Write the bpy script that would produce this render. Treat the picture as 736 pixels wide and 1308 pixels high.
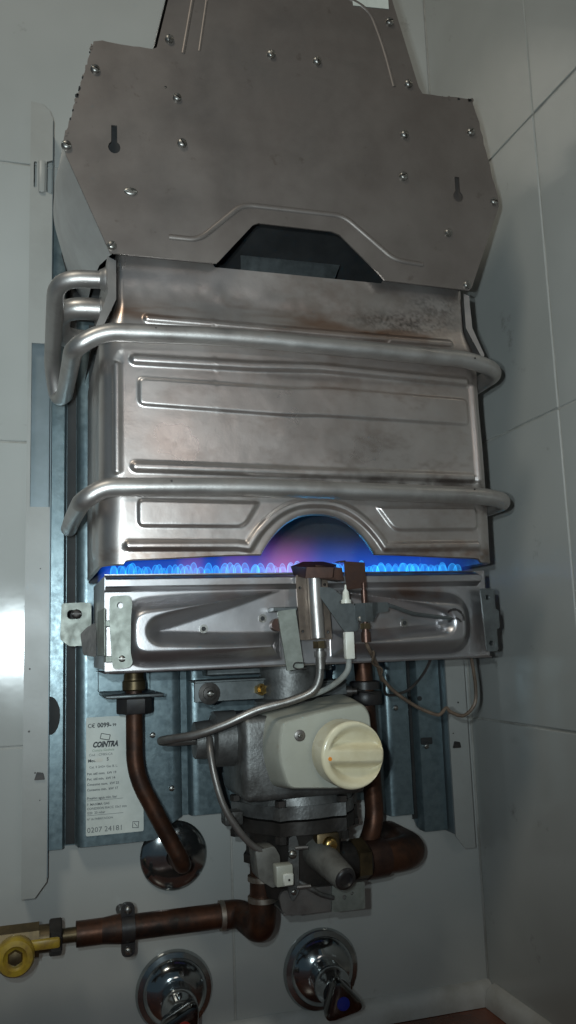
import bpy, bmesh, math, random
import numpy as np
from mathutils import Vector, Matrix
random.seed(7); rng = np.random.default_rng(7)
for o in list(bpy.data.objects): bpy.data.objects.remove(o)
scene = bpy.context.scene
COL = scene.collection
Z0 = 0.33                      # height of the lens above the worktop (metres)

# ------------------------------------------------------------------ camera
cam_d = bpy.data.cameras.new('camera'); cam = bpy.data.objects.new('camera', cam_d); COL.objects.link(cam)
scene.camera = cam
cam_d.sensor_fit = 'VERTICAL'; cam_d.sensor_height = 36.0
cam_d.lens = 36.0 * 1086.0 / 1308.0
cam_d.clip_start = 0.01; cam_d.clip_end = 100
yaw, pitch, roll = math.radians(17.02), math.radians(8.79), math.radians(-2.01)
F = Vector((math.sin(yaw)*math.cos(pitch), math.cos(yaw)*math.cos(pitch), math.sin(pitch)))
Rt = Vector((math.cos(yaw), -math.sin(yaw), 0)); U = Rt.cross(F)
Rr = math.cos(roll)*Rt + math.sin(roll)*U; Ur = -math.sin(roll)*Rt + math.cos(roll)*U
CAM = Vector((-0.187, -0.73, Z0))
cam.matrix_world = Matrix(((Rr.x, Ur.x, -F.x, CAM.x), (Rr.y, Ur.y, -F.y, CAM.y), (Rr.z, Ur.z, -F.z, CAM.z), (0, 0, 0, 1)))

# ------------------------------------------------------------------ light
world = bpy.data.worlds.new('World'); scene.world = world; world.use_nodes = True
wn = world.node_tree; bg = wn.nodes['Background']
bg.inputs['Color'].default_value = (0.50, 0.78, 1.0, 1); bg.inputs['Strength'].default_value = 0.070

def area(name, loc, target, size, power, col, spread=math.pi, shape='DISK'):
    d = bpy.data.lights.new(name, 'AREA'); d.shape = shape; d.size = size; d.energy = power; d.color = col; d.spread = spread
    o = bpy.data.objects.new(name, d); COL.objects.link(o); o.location = loc
    o.rotation_euler = (Vector(target) - Vector(loc)).to_track_quat('-Z', 'Y').to_euler()
    return o
# the phone's two LEDs beside its lens, then the room's ceiling lamp and an unseen lamp behind, set for the exchanger's glow
led_t = CAM + F
area('phone_led', CAM + Vector((-0.030, 0.002, 0.004)), led_t + Vector((-0.15, 0, 0.145)), 0.007, 0.50, (0.80, 0.95, 1.0), math.radians(92))
area('phone_led', CAM + Vector((-0.026, 0.002, 0.030)), led_t + Vector((-0.15, 0, 0.145)), 0.007, 0.50, (0.80, 0.95, 1.0), math.radians(92))
area('ceiling_lamp', (-0.62, -0.95, 1.62), (0, 0, 0.80), 0.35, 5.4, (1.0, 0.94, 0.80))
area('room_lamp', (0.10, -1.75, 0.80), (0, -0.1, 0.5), 0.32, 0.60, (1.0, 0.89, 0.82))

vs = scene.view_settings; vs.view_transform = 'Standard'; vs.look = 'None'; vs.gamma = 1.0; vs.exposure = -0.12; vs.use_curve_mapping = False
scene.render.engine = 'CYCLES'

# ------------------------------------------------------------------ materials
def mat(name, col, metal=0.0, rough=0.5, col2=None, nscale=30.0, ndet=4, lo=0.4, hi=0.65, rvar=0.0, bump=0.0, bscale=300.0, stain=None, spec=None, coat=0.0, spots=None):
    m = bpy.data.materials.new(name); m.use_nodes = True; nt = m.node_tree; N = nt.nodes; L = nt.links
    b = N['Principled BSDF']; b.inputs['Metallic'].default_value = metal; b.inputs['Roughness'].default_value = rough
    b.inputs['Base Color'].default_value = (*col, 1)
    if spec is not None: b.inputs['Specular IOR Level'].default_value = spec
    if coat: b.inputs['Coat Weight'].default_value = coat; b.inputs['Coat Roughness'].default_value = 0.1
    tc = N.new('ShaderNodeTexCoord'); last = None
    if col2 is not None:
        n = N.new('ShaderNodeTexNoise'); n.inputs['Scale'].default_value = nscale; n.inputs['Detail'].default_value = ndet; n.inputs['Roughness'].default_value = 0.65
        L.new(tc.outputs['Object'], n.inputs['Vector'])
        r = N.new('ShaderNodeMapRange'); r.inputs['From Min'].default_value = lo; r.inputs['From Max'].default_value = hi; L.new(n.outputs['Fac'], r.inputs['Value'])
        mx = N.new('ShaderNodeMix'); mx.data_type = 'RGBA'; mx.inputs[6].default_value = (*col, 1); mx.inputs[7].default_value = (*col2, 1)
        L.new(r.outputs['Result'], mx.inputs[0]); last = mx.outputs[2]
    if spots is not None:           # sparse smudges: (scale, from, to, colour)
        n = N.new('ShaderNodeTexNoise'); n.inputs['Scale'].default_value = spots[0]; n.inputs['Detail'].default_value = 6; n.inputs['Roughness'].default_value = 0.7
        oi_ = N.new('ShaderNodeObjectInfo'); ad = N.new('ShaderNodeVectorMath'); ad.operation = 'ADD'; L.new(tc.outputs['Object'], ad.inputs[0])
        cb = N.new('ShaderNodeCombineXYZ'); L.new(oi_.outputs['Random'], cb.inputs[0]); L.new(oi_.outputs['Random'], cb.inputs[2]); L.new(cb.outputs[0], ad.inputs[1])
        L.new(ad.outputs[0], n.inputs['Vector'])
        r = N.new('ShaderNodeMapRange'); r.inputs['From Min'].default_value = spots[1]; r.inputs['From Max'].default_value = spots[2]; L.new(n.outputs['Fac'], r.inputs['Value'])
        mx = N.new('ShaderNodeMix'); mx.data_type = 'RGBA'; mx.inputs[7].default_value = (*spots[3], 1); L.new(r.outputs['Result'], mx.inputs[0])
        if last is not None: L.new(last, mx.inputs[6])
        else: mx.inputs[6].default_value = (*col, 1)
        last = mx.outputs[2]
    if stain is not None:           # marks with a shape of their own, stored per vertex
        for aname, scol, srough in stain:
            a = N.new('ShaderNodeAttribute'); a.attribute_name = aname
            mx = N.new('ShaderNodeMix'); mx.data_type = 'RGBA'
            if last is not None: L.new(last, mx.inputs[6])
            else: mx.inputs[6].default_value = (*col, 1)
            mx.inputs[7].default_value = (*scol, 1); L.new(a.outputs['Fac'], mx.inputs[0]); last = mx.outputs[2]
    if last is not None: L.new(last, b.inputs['Base Color'])
    if rvar:
        n = N.new('ShaderNodeTexNoise'); n.inputs['Scale'].default_value = nscale * 1.7; n.inputs['Detail'].default_value = 5
        L.new(tc.outputs['Object'], n.inputs['Vector'])
        r = N.new('ShaderNodeMapRange'); r.inputs['From Min'].default_value = 0.3; r.inputs['From Max'].default_value = 0.7
        r.inputs['To Min'].default_value = max(0.03, rough - rvar); r.inputs['To Max'].default_value = min(1, rough + rvar)
        L.new(n.outputs['Fac'], r.inputs['Value']); L.new(r.outputs['Result'], b.inputs['Roughness'])
    if bump:
        n = N.new('ShaderNodeTexNoise'); n.inputs['Scale'].default_value = bscale; n.inputs['Detail'].default_value = 3
        L.new(tc.outputs['Object'], n.inputs['Vector'])
        bp = N.new('ShaderNodeBump'); bp.inputs['Strength'].default_value = bump; bp.inputs['Distance'].default_value = 0.001
        L.new(n.outputs['Fac'], bp.inputs['Height']); L.new(bp.outputs['Normal'], b.inputs['Normal'])
    return m

M = {}
M['tile'] = mat('glazed_tile', (0.44, 0.445, 0.425), 0, 0.13, (0.40, 0.405, 0.385), 6, 3, rvar=0.04, bump=0.16, bscale=26, spots=(22, 0.635, 0.78, (0.20, 0.19, 0.165)))
M['grout'] = mat('tile_grout', (0.44, 0.43, 0.40), 0, 0.8, (0.30, 0.29, 0.26), 30, bump=0.3)
M['wood'] = mat('brown_laminate', (0.16, 0.045, 0.02), 0, 0.22, (0.09, 0.028, 0.014), 40, 6)
M['seal'] = mat('wall_trim', (0.50, 0.50, 0.48), 0, 0.35, (0.40, 0.39, 0.36), 25, bump=0.1)
M['hood'] = mat('hood_sheet', (0.23, 0.202, 0.185), 0.7, 0.48, (0.19, 0.163, 0.148), 14, 6, rvar=0.09, bump=0.10, bscale=60, spots=(48, 0.62, 0.80, (0.10, 0.075, 0.06)))
M['hoodside'] = mat('hood_shell_sheet', (0.62, 0.61, 0.60), 0.8, 0.42, (0.52, 0.50, 0.49), 20, rvar=0.06)
M['soot'] = mat('soot_and_shade_steel', (0.035, 0.035, 0.035), 0.3, 0.7, (0.02, 0.02, 0.02), 20)  # sooty sheet, and the painted shade in the panel grooves
M['exch'] = mat('exchanger_sheet', (0.60, 0.555, 0.53), 0.92, 0.33, (0.49, 0.43, 0.40), 11, 6, rvar=0.07, bump=0.04, bscale=700,
                stain=[('tarnish', (0.30, 0.185, 0.13), 0), ('soot', (0.07, 0.06, 0.055), 0)])
M['coil'] = mat('coil_tube', (0.46, 0.435, 0.415), 0.88, 0.42, (0.28, 0.24, 0.22), 24, 5, lo=0.48, hi=0.8, rvar=0.08, bump=0.05, bscale=500)
M['burner'] = mat('burner_sheet', (0.46, 0.445, 0.45), 0.93, 0.37, (0.38, 0.36, 0.36), 16, 5, rvar=0.06, bump=0.04, bscale=700,
                  stain=[('tarnish', (0.28, 0.17, 0.12), 0), ('soot', (0.06, 0.05, 0.05), 0)])
M['galv'] = mat('galvanised_sheet', (0.175, 0.225, 0.24), 0.65, 0.36, (0.13, 0.173, 0.189), 150, 4, rvar=0.06, bump=0.04, bscale=400)
M['galvd'] = mat('galvanised_bracket', (0.17, 0.185, 0.188), 0.8, 0.47, (0.10, 0.108, 0.108), 50, 5, rvar=0.08, bump=0.05)
M['zinc'] = mat('zinc_bracket', (0.27, 0.285, 0.255), 0.6, 0.52, (0.19, 0.20, 0.175), 90, 5, rvar=0.08, bump=0.06)
M['rail'] = mat('rail_paint', (0.34, 0.34, 0.32), 0, 0.40, (0.28, 0.275, 0.255), 12, 5, lo=0.45, hi=0.8, rvar=0.06, bump=0.05)
M['raildark'] = mat('rail_bare_steel', (0.19, 0.225, 0.24), 0.5, 0.45, (0.15, 0.18, 0.19), 20)
M['steel'] = mat('screw_steel', (0.42, 0.41, 0.385), 0.95, 0.36, (0.20, 0.185, 0.165), 200)
M['dark'] = mat('dark_fastener', (0.035, 0.033, 0.032), 0.5, 0.45, (0.06, 0.05, 0.045), 80)
M['black'] = mat('black_nut', (0.022, 0.020, 0.022), 0.2, 0.42, (0.04, 0.035, 0.032), 60, bump=0.1)
M['copper'] = mat('tarnished_copper', (0.115, 0.048, 0.026), 0.65, 0.46, (0.026, 0.018, 0.015), 34, 7, rvar=0.12, bump=0.14, bscale=160, spots=(70, 0.60, 0.75, (0.06, 0.062, 0.05)))
M['copperd'] = mat('burnt_copper', (0.12, 0.066, 0.050), 0.8, 0.42, (0.065, 0.040, 0.034), 60, 5, rvar=0.08)
M['solder'] = mat('solder_ring', (0.38, 0.34, 0.29), 0.85, 0.45, (0.22, 0.16, 0.12), 100)
M['brass'] = mat('brass', (0.62, 0.43, 0.16), 1, 0.28, (0.45, 0.29, 0.10), 90)
M['brassd'] = mat('tarnished_brass', (0.16, 0.115, 0.06), 0.8, 0.45, (0.08, 0.06, 0.035), 50)
M['chrome'] = mat('chrome', (0.42, 0.44, 0.44), 0.97, 0.14, (0.30, 0.31, 0.30), 40, 5, lo=0.5, hi=0.85, rvar=0.05)
M['chromed'] = mat('dark_chrome', (0.22, 0.22, 0.21), 1, 0.16, (0.10, 0.095, 0.09), 40, 5, rvar=0.05)  # chrome base darkened to carry the dark room the handles reflect
M['cast'] = mat('cast_aluminium', (0.19, 0.19, 0.185), 0.65, 0.5, (0.05, 0.046, 0.042), 32, 6, rvar=0.06, bump=0.25, bscale=500)
M['castd'] = mat('dirty_casting', (0.055, 0.048, 0.043), 0.5, 0.5, (0.025, 0.022, 0.02), 40, 5, bump=0.25, bscale=300)
M['cream'] = mat('cream_plastic', (0.42, 0.42, 0.36), 0, 0.36, (0.36, 0.355, 0.295), 14, 6, rvar=0.07, bump=0.04, bscale=250, spots=(60, 0.60, 0.85, (0.26, 0.22, 0.16)))
M['knob'] = mat('ivory_knob', (0.72, 0.65, 0.46), 0, 0.22, (0.63, 0.55, 0.36), 40, 5, rvar=0.06, spots=(120, 0.66, 0.8, (0.30, 0.24, 0.15)))
M['orange'] = mat('orange_dot', (0.85, 0.27, 0.03), 0, 0.4)
M['greyp'] = mat('grey_plastic', (0.15, 0.145, 0.13), 0, 0.5, (0.09, 0.085, 0.075), 60, bump=0.1)
M['whitep'] = mat('white_ceramic', (0.68, 0.68, 0.62), 0, 0.35, (0.58, 0.56, 0.48), 40)
M['wire'] = mat('brown_wire', (0.10, 0.070, 0.050), 0.1, 0.5, (0.17, 0.12, 0.085), 120)
M['lead'] = mat('grey_lead', (0.30, 0.31, 0.29), 0, 0.5, (0.22, 0.22, 0.2), 90)
M['tube'] = mat('aluminium_tube', (0.30, 0.288, 0.275), 0.85, 0.45, (0.18, 0.165, 0.15), 45, 5, rvar=0.07)
M['tubed'] = mat('dull_tube', (0.24, 0.225, 0.21), 0.7, 0.42, (0.17, 0.15, 0.14), 60)
M['pplate'] = mat('heat_tinted_steel', (0.24, 0.19, 0.155), 0.85, 0.40, (0.14, 0.11, 0.09), 50, 5, rvar=0.08)
M['paper'] = mat('label_paper', (0.68, 0.71, 0.66), 0, 0.5, (0.58, 0.61, 0.56), 40)
M['ink'] = mat('label_ink', (0.035, 0.04, 0.045), 0, 0.6)
M['inkg'] = mat('green_ink', (0.18, 0.27, 0.18), 0, 0.6)
M['inkgrey'] = mat('worn_ink', (0.13, 0.14, 0.145), 0, 0.6)
M['yellow'] = mat('yellow_paint', (0.44, 0.30, 0.025), 0, 0.42, (0.22, 0.13, 0.025), 60, 5)
M['blue'] = mat('blue_dot', (0.01, 0.02, 0.20), 0, 0.3)
M['red'] = mat('red_dot', (0.22, 0.02, 0.015), 0, 0.3)

def flame_mat(name, col, strength):
    m = bpy.data.materials.new(name); m.use_nodes = True; nt = m.node_tree; nt.nodes.clear()
    out = nt.nodes.new('ShaderNodeOutputMaterial'); e = nt.nodes.new('ShaderNodeEmission')
    e.inputs['Color'].default_value = (*col, 1); e.inputs['Strength'].default_value = strength
    nt.links.new(e.outputs[0], out.inputs['Volume']); return m
M['flame'] = flame_mat('flame_gas', (0.035, 0.47, 1.0), 250)
def glow_mat():
    m = bpy.data.materials.new('flame_glow_volume'); m.use_nodes = True; nt = m.node_tree; nt.nodes.clear(); N = nt.nodes; L = nt.links
    out = N.new('ShaderNodeOutputMaterial'); e = N.new('ShaderNodeEmission'); tc = N.new('ShaderNodeTexCoord')
    sp = N.new('ShaderNodeSeparateXYZ'); L.new(tc.outputs['Generated'], sp.inputs[0])
    r = N.new('ShaderNodeMapRange'); r.interpolation_type = 'SMOOTHSTEP'; r.inputs['From Min'].default_value = 0.0; r.inputs['From Max'].default_value = 0.85
    r.inputs['To Min'].default_value = 7.5; r.inputs['To Max'].default_value = 0.0; L.new(sp.outputs['Z'], r.inputs['Value'])
    L.new(r.outputs['Result'], e.inputs['Strength'])
    cr = N.new('ShaderNodeValToRGB'); L.new(sp.outputs['X'], cr.inputs[0]); el = cr.color_ramp.elements; B_ = (0.012, 0.13, 1.0, 1); K_ = (0.75, 0.24, 0.80, 1)
    el[0].position = 0.0; el[0].color = B_; el[1].position = 1.0; el[1].color = B_
    for p_, c_ in ((.215, B_), (.235, K_), (.255, B_), (.33, B_), (.36, K_), (.385, B_), (.42, B_), (.47, K_), (.53, K_), (.58, B_), (.62, B_), (.645, (0.3, 0.35, 1.0, 1)), (.67, B_)):
        q_ = el.new(p_); q_.color = c_
    L.new(cr.outputs[0], e.inputs['Color'])

    L.new(e.outputs[0], out.inputs['Volume']); return m
M['glow'] = glow_mat()

# ------------------------------------------------------------------ mesh helpers (millimetres: x, distance off the wall, z from the lens height)
def W(x, off, z): return Vector((x/1000.0, -off/1000.0, z/1000.0 + Z0))
WL = {}
class MB:
    def __init__(s): s.v = []; s.f = []
    def add(s, verts, faces):
        k = len(s.v); s.v += [tuple(p) for p in verts]; s.f += [tuple(i + k for i in f) for f in faces]; return s
    def bm(s, b):
        b.verts.ensure_lookup_table(); b.verts.index_update()
        s.add([v.co.copy() for v in b.verts], [[v.index for v in f.verts] for f in b.faces]); b.free(); return s
    def box(s, x0, x1, o0, o1, z0, z1, bev=0.6, seg=1):
        b = bmesh.new(); bmesh.ops.create_cube(b, size=1)
        for v in b.verts: v.co = ((x0+x1)/2 + v.co.x*abs(x1-x0), (o0+o1)/2 + v.co.y*abs(o1-o0), (z0+z1)/2 + v.co.z*abs(z1-z0))
        if bev: bmesh.ops.bevel(b, geom=list(b.edges), offset=bev, segments=seg, affect='EDGES', profile=0.5)
        return s.bm(b)
    def plate(s, outline, o0, o1, holes=(), bev=0.0):
        """flat sheet: outline in (x, z), from o0 to o1 off the wall, with real holes"""
        b = bmesh.new(); edges = []
        for loop in [outline] + list(holes):
            vs_ = [b.verts.new((p[0], o1, p[1])) for p in loop]
            for i in range(len(vs_)): edges.append(b.edges.new((vs_[i], vs_[(i+1) % len(vs_)])))
        if holes: bmesh.ops.triangle_fill(b, use_beauty=True, use_dissolve=False, edges=edges)
        else: b.faces.new(b.verts)
        bmesh.ops.recalc_face_normals(b, faces=b.faces)
        r = bmesh.ops.extrude_face_region(b, geom=list(b.faces))
        for e in r['geom']:
            if isinstance(e, bmesh.types.BMVert): e.co.y = o0
        bmesh.ops.recalc_face_normals(b, faces=b.faces)
        if bev:
            ed = [e for e in b.edges if len(e.link_faces) == 2 and e.calc_face_angle(0) > 0.6]
            bmesh.ops.bevel(b, geom=ed, offset=bev, segments=2, affect='EDGES', profile=0.5)
        return s.bm(b)
    def tube(s, pts, r, n=14, cap=True):
        pts = [Vector(p) for p in pts]; k = len(pts); rings = []
        rad = r if callable(r) else (lambda t: r)
        T = []
        for i in range(k):
            t = (pts[min(i+1, k-1)] - pts[max(i-1, 0)]); T.append(t.normalized())
        a = Vector((0, 0, 1)) if abs(T[0].z) < 0.9 else Vector((1, 0, 0))
        nrm = (a - T[0]*a.dot(T[0])).normalized(); V = []; Fc = []
        for i in range(k):
            nrm = (nrm - T[i]*nrm.dot(T[i])).normalized(); bn = T[i].cross(nrm)
            rr = rad(i/(k-1))
            for j in range(n):
                q = 2*math.pi*j/n; V.append(pts[i] + (nrm*math.cos(q) + bn*math.sin(q))*rr)
        for i in range(k-1):
            for j in range(n): Fc.append((i*n+j, i*n+(j+1) % n, (i+1)*n+(j+1) % n, (i+1)*n+j))
        if cap: Fc.append(tuple(range(n-1, -1, -1))); Fc.append(tuple((k-1)*n+j for j in range(n)))
        return s.add(V, Fc)
    def lathe(s, prof, base, axis, n=28, sx=1.0):
        """prof: (distance along axis, radius)"""
        axis = Vector(axis).normalized(); a = Vector((0, 0, 1)) if abs(axis.z) < 0.9 else Vector((1, 0, 0))
        u = (a - axis*a.dot(axis)).normalized(); w = axis.cross(u); base = Vector(base); V = []; Fc = []
        for d, r in prof:
            for j in range(n):
                q = 2*math.pi*j/n; V.append(base + axis*d + (u*math.cos(q) + w*math.sin(q)*sx)*max(r, 0.01))
        for i in range(len(prof)-1):
            for j in range(n): Fc.append((i*n+j, i*n+(j+1) % n, (i+1)*n+(j+1) % n, (i+1)*n+j))
        Fc.append(tuple(range(n-1, -1, -1))); Fc.append(tuple((len(prof)-1)*n+j for j in range(n)))
        return s.add(V, Fc)
    def grid(s, P):
        """P: array rows x cols x 3"""
        R_, C_, _ = P.shape; Fc = []
        for i in range(R_-1):
            for j in range(C_-1):
                a = i*C_+j; Fc.append((a, a+1, a+C_+1, a+C_))
        return s.add(P.reshape(-1, 3).tolist(), Fc)
    def loft(s, loops, cap0=True, cap1=True):
        n = len(loops[0]); V = [p for l in loops for p in l]; Fc = []
        for i in range(len(loops)-1):
            for j in range(n): Fc.append((i*n+j, i*n+(j+1) % n, (i+1)*n+(j+1) % n, (i+1)*n+j))
        if cap0: Fc.append(tuple(range(n-1, -1, -1)))
        if cap1: Fc.append(tuple((len(loops)-1)*n+j for j in range(n)))
        return s.add(V, Fc)
    def mesh(s, name, origin=None, angle=38, recalc=True, attrs=None):
        P = np.array([W(*p) for p in s.v]) if origin != 'raw' else np.array(s.v, float)/1000.0*np.array([1, -1, 1])
        c = Vector((P.min(0)+P.max(0))/2) if origin is None else (Vector((0, 0, 0)) if origin == 'raw' else Vector(origin))
        me = bpy.data.meshes.new(name); me.from_pydata((P - np.array(c)).tolist(), [], s.f)
        if recalc:
            b = bmesh.new(); b.from_mesh(me); bmesh.ops.recalc_face_normals(b, faces=b.faces); b.to_mesh(me); b.free()
        me.polygons.foreach_set('use_smooth', [True]*len(me.polygons)); me.set_sharp_from_angle(angle=math.radians(angle))
        if attrs:
            for k, arr in attrs.items():
                a = me.attributes.new(k, 'FLOAT', 'POINT'); a.data.foreach_set('value', np.asarray(arr, np.float32).ravel())
        return me, c
    def build(s, name, m, parent=None, angle=38, recalc=True, attrs=None):
        me, c = s.mesh(name, None, angle, recalc, attrs); me.materials.append(M[m])
        o = bpy.data.objects.new(name, me); COL.objects.link(o); put(o, c, parent); return o
def put(o, c, parent):
    if parent is not None: o.parent = parent; o.location = c - WL[parent.name]
    else: o.location = c
    WL[o.name] = Vector(c)
def inst(name, me, x, off, z, parent, scale=1.0, rot=(0, 0, 0)):
    o = bpy.data.objects.new(name, me); COL.objects.link(o); put(o, W(x, off, z), parent)
    o.scale = (scale,)*3 if not isinstance(scale, tuple) else scale; o.rotation_euler = rot; return o
def raw(mb, name, m, angle=38):
    me, _ = mb.mesh(name, 'raw', angle); me.materials.append(M[m]); return me
def tag(o, label, cat, group=None):
    o['label'] = label; o['category'] = cat
    if group: o['group'] = group
    return o
def struct(o, label=None):
    o['kind'] = 'structure'
    if label: o['label'] = label
    return o
def thing(name, x, off, z, label, cat, group=None):
    o = bpy.data.objects.new(name, None); COL.objects.link(o); o.empty_display_size = 0.02; put(o, W(x, off, z), None); return tag(o, label, cat, group)
def part_empty(name, x, off, z, parent):
    o = bpy.data.objects.new(name, None); COL.objects.link(o); o.empty_display_size = 0.01; put(o, W(x, off, z), parent); return o
def rpath(pts, rad=10, seg=7):
    """polyline with rounded corners"""
    pts = [Vector(p) for p in pts]; rad = rad if isinstance(rad, (list, tuple)) else [rad]*len(pts); out = [pts[0]]
    for i in range(1, len(pts)-1):
        a, b, c = pts[i-1], pts[i], pts[i+1]; u = (a-b); v = (c-b); r = min(rad[i], u.length*0.49, v.length*0.49)
        p, q = b + u.normalized()*r, b + v.normalized()*r
        for k in range(seg+1):
            t = k/seg; out.append(p*(1-t)**2 + b*2*t*(1-t) + q*t*t)
    out.append(pts[-1]); return out
def spline(pts, n=8):
    pts = [Vector(p) for p in pts]; P = [pts[0]*2-pts[1]] + pts + [pts[-1]*2-pts[-2]]; out = []
    for i in range(1, len(P)-2):
        for k in range(n):
            t = k/n; a, b, c, d = P[i-1], P[i], P[i+1], P[i+2]
            out.append(0.5*((2*b) + (c-a)*t + (2*a-5*b+4*c-d)*t*t + (3*b-a-3*c+d)*t**3))
    out.append(pts[-1]); return out
def circle(x, z, r, n=20, rz=None): return [(x + r*math.cos(2*math.pi*i/n), z + (rz or r)*math.sin(2*math.pi*i/n)) for i in range(n)]
def rrect(x0, x1, z0, z1, r, n=5):
    out = []
    for cx, cz, a0 in ((x1-r, z1-r, 0), (x0+r, z1-r, 90), (x0+r, z0+r, 180), (x1-r, z0+r, 270)):
        for k in range(n+1):
            a = math.radians(a0 + 90*k/n); out.append((cx + r*math.cos(a), cz + r*math.sin(a)))
    return out
def rpoly(pts, r=3, seg=4):
    n = len(pts); out = []; rr = r if isinstance(r, (list, tuple)) else [r]*n
    for i in range(n):
        a, b, c = (Vector((*pts[j % n], 0)) for j in (i-1, i, i+1)); u, v = a-b, c-b
        q = min(rr[i], u.length*0.49, v.length*0.49)
        if q < 0.05: out.append((b.x, b.y)); continue
        p0, p1 = b + u.normalized()*q, b + v.normalized()*q
        for k in range(seg+1):
            t = k/seg; w = p0*(1-t)**2 + b*2*t*(1-t) + p1*t*t; out.append((w.x, w.y))
    return out
# smooth value noise (numpy)
_tab = rng.random((64, 64))
def vnoise(x, y):
    xi = np.floor(x).astype(int); yi = np.floor(y).astype(int); fx = x-xi; fy = y-yi
    fx = fx*fx*(3-2*fx); fy = fy*fy*(3-2*fy); g = lambda a, b: _tab[a % 64, b % 64]
    return (g(xi, yi)*(1-fx)+g(xi+1, yi)*fx)*(1-fy) + (g(xi, yi+1)*(1-fx)+g(xi+1, yi+1)*fx)*fy
def fbm(x, y, o=4):
    s = 0; a = 0.5
    for k in range(o): s = s + a*vnoise(x*2**k + 7.3*k, y*2**k + 3.1*k); a *= 0.5
    return s/(1-0.5**o)
def dseg(x, z, pts):
    d = np.full(x.shape, 1e9)
    for (ax, az), (bx, bz) in zip(pts[:-1], pts[1:]):
        L2 = (bx-ax)**2 + (bz-az)**2 + 1e-9; t = np.clip(((x-ax)*(bx-ax)+(z-az)*(bz-az))/L2, 0, 1)
        d = np.minimum(d, np.hypot(x-ax-t*(bx-ax), z-az-t*(bz-az)))
    return d
def sdpoly(x, z, pts):
    """signed distance, positive inside"""
    d = dseg(x, z, list(pts)+[pts[0]]); ins = np.zeros(x.shape, bool); n = len(pts)
    for i in range(n):
        (ax, az), (bx, bz) = pts[i], pts[(i+1) % n]
        c = ((az > z) != (bz > z)); xx = (bx-ax)*(z-az)/((bz-az) if abs(bz-az) > 1e-9 else 1e-9) + ax
        ins ^= c & (x < xx)
    return np.where(ins, d, -d)
def sstep(t): t = np.clip(t, 0, 1); return t*t*(3-2*t)
def dome(sd, R): t = np.clip(sd/R, 0, 1); return np.sqrt(np.maximum(0, 1-(1-t)**2))

# shared small pieces (raw: local mm, facing the room)
def screw_mesh(name, m, r=4.2, h=2.6, slot=True):
    mb = MB(); n = 16; prof = [(0, r), (h*0.35, r), (h*0.8, r*0.82), (h, r*0.45)]
    mb.lathe(prof, (0, 0, 0), (0, 1, 0), n)
    return raw(mb, name, m)
def slotted(name, m, r, h):
    """screw head with a cut slot: two half domes and a floor"""
    mb = MB(); n = 9; g = r*0.13
    for sgn in (1, -1):
        rings = []
        for d, rr in ((0, 1.0), (h*0.4, 1.0), (h*0.8, 0.84), (h, 0.55)):
            loop = []
            for k in range(n):
                a = math.pi*k/(n-1); zz = max(math.sin(a)*r*rr, g); loop.append((math.cos(a)*r*rr, d, sgn*zz))
            rings.append(loop)
        mb.loft(rings)
    mb.lathe([(0, r*0.95), (h*0.45, r*0.95)], (0, 0, 0), (0, 1, 0), 16)
    return raw(mb, name, m)
SCREW = slotted('screw_head', 'steel', 3.4, 3.0)
SCREWS = slotted('small_screw_head', 'steel', 2.4, 1.8)
SCREWD = slotted('dark_screw_head', 'dark', 3.4, 2.4)
SCREWB = slotted('brass_screw_head', 'brass', 4.6, 4.0)

# ================================================================== the setting
ROWS = [-323, -74, 175, 427, 676, 926]
XC = 208                                  # room corner
wallb = struct(MB().box(-800, XC+60, -40, -1.1, -420, 1000, 0).build('back_wall', 'grout'), 'back wall under pale glazed square tiles')
walls = struct(MB().box(XC+1.1, XC+40, -1.0, 900, -420, 1000, 0).build('side_wall', 'grout'), 'side wall under pale glazed square tiles')
def tile_mesh(wd, ht, seed):
    mb = MB(); b = bmesh.new(); bmesh.ops.create_cube(b, size=1)
    for v in b.verts: v.co = (v.co.x*(wd-1.7), v.co.y*7, v.co.z*(ht-1.7))
    bmesh.ops.bevel(b, geom=list(b.edges), offset=0.8, segments=2, affect='EDGES', profile=0.5); mb.bm(b)
    return raw(mb, 'tile', 'tile', 12)
tm = {}
for i in range(5):
    z0, z1 = ROWS[i], ROWS[i+1]
    for x0, x1 in ((-773, -523), (-523, -273), (-273, -23), (-23, XC)):
        k = (x1-x0, z1-z0)
        if k not in tm: tm[k] = tile_mesh(*k, 0)
        inst('tile', tm[k], (x0+x1)/2, -3.6 + random.uniform(-0.15, 0.15), (z0+z1)/2, wallb, rot=(random.uniform(-.002, .002), 0, random.uniform(-.002, .002)))
    for o0, o1 in ((0, 173), (173, 423), (423, 673)):
        k = (o1-o0, z1-z0)
        if k not in tm: tm[k] = tile_mesh(*k, 0)
        inst('tile', tm[k], XC+3.6, (o0+o1)/2 + 0.2, (z0+z1)/2, walls, rot=(0, random.uniform(-.002, .002), math.pi/2 + random.uniform(-.003, .003)))
struct(MB().box(-800, XC, 2, 900, -360, -320, 1.0).build('worktop', 'wood'), 'glossy brown worktop below the tiled walls')
sk = MB(); prof = [(0.2, -301), (4, -302), (8, -306), (10, -312), (10.5, -319.6), (0.2, -319.6)]
loopA = [(-780, o, z) for o, z in prof]; loopB = [(XC-0.3, o, z) for o, z in prof]; sk.loft([loopA, loopB])
struct(sk.build('skirting', 'seal'), 'pale trim bead along the foot of the back wall')
sk = MB(); sk.loft([[(XC-o, 11.2, z) for o, z in prof], [(XC-o, 800, z) for o, z in prof]])
struct(sk.build('skirting', 'seal'), 'pale trim bead along the foot of the side wall')

# ================================================================== the water heater
heater = thing('gas_water_heater', 0, 0, -190, 'open gas water heater without its cover, burner alight, hung on the tiled wall', 'water heater')

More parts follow.
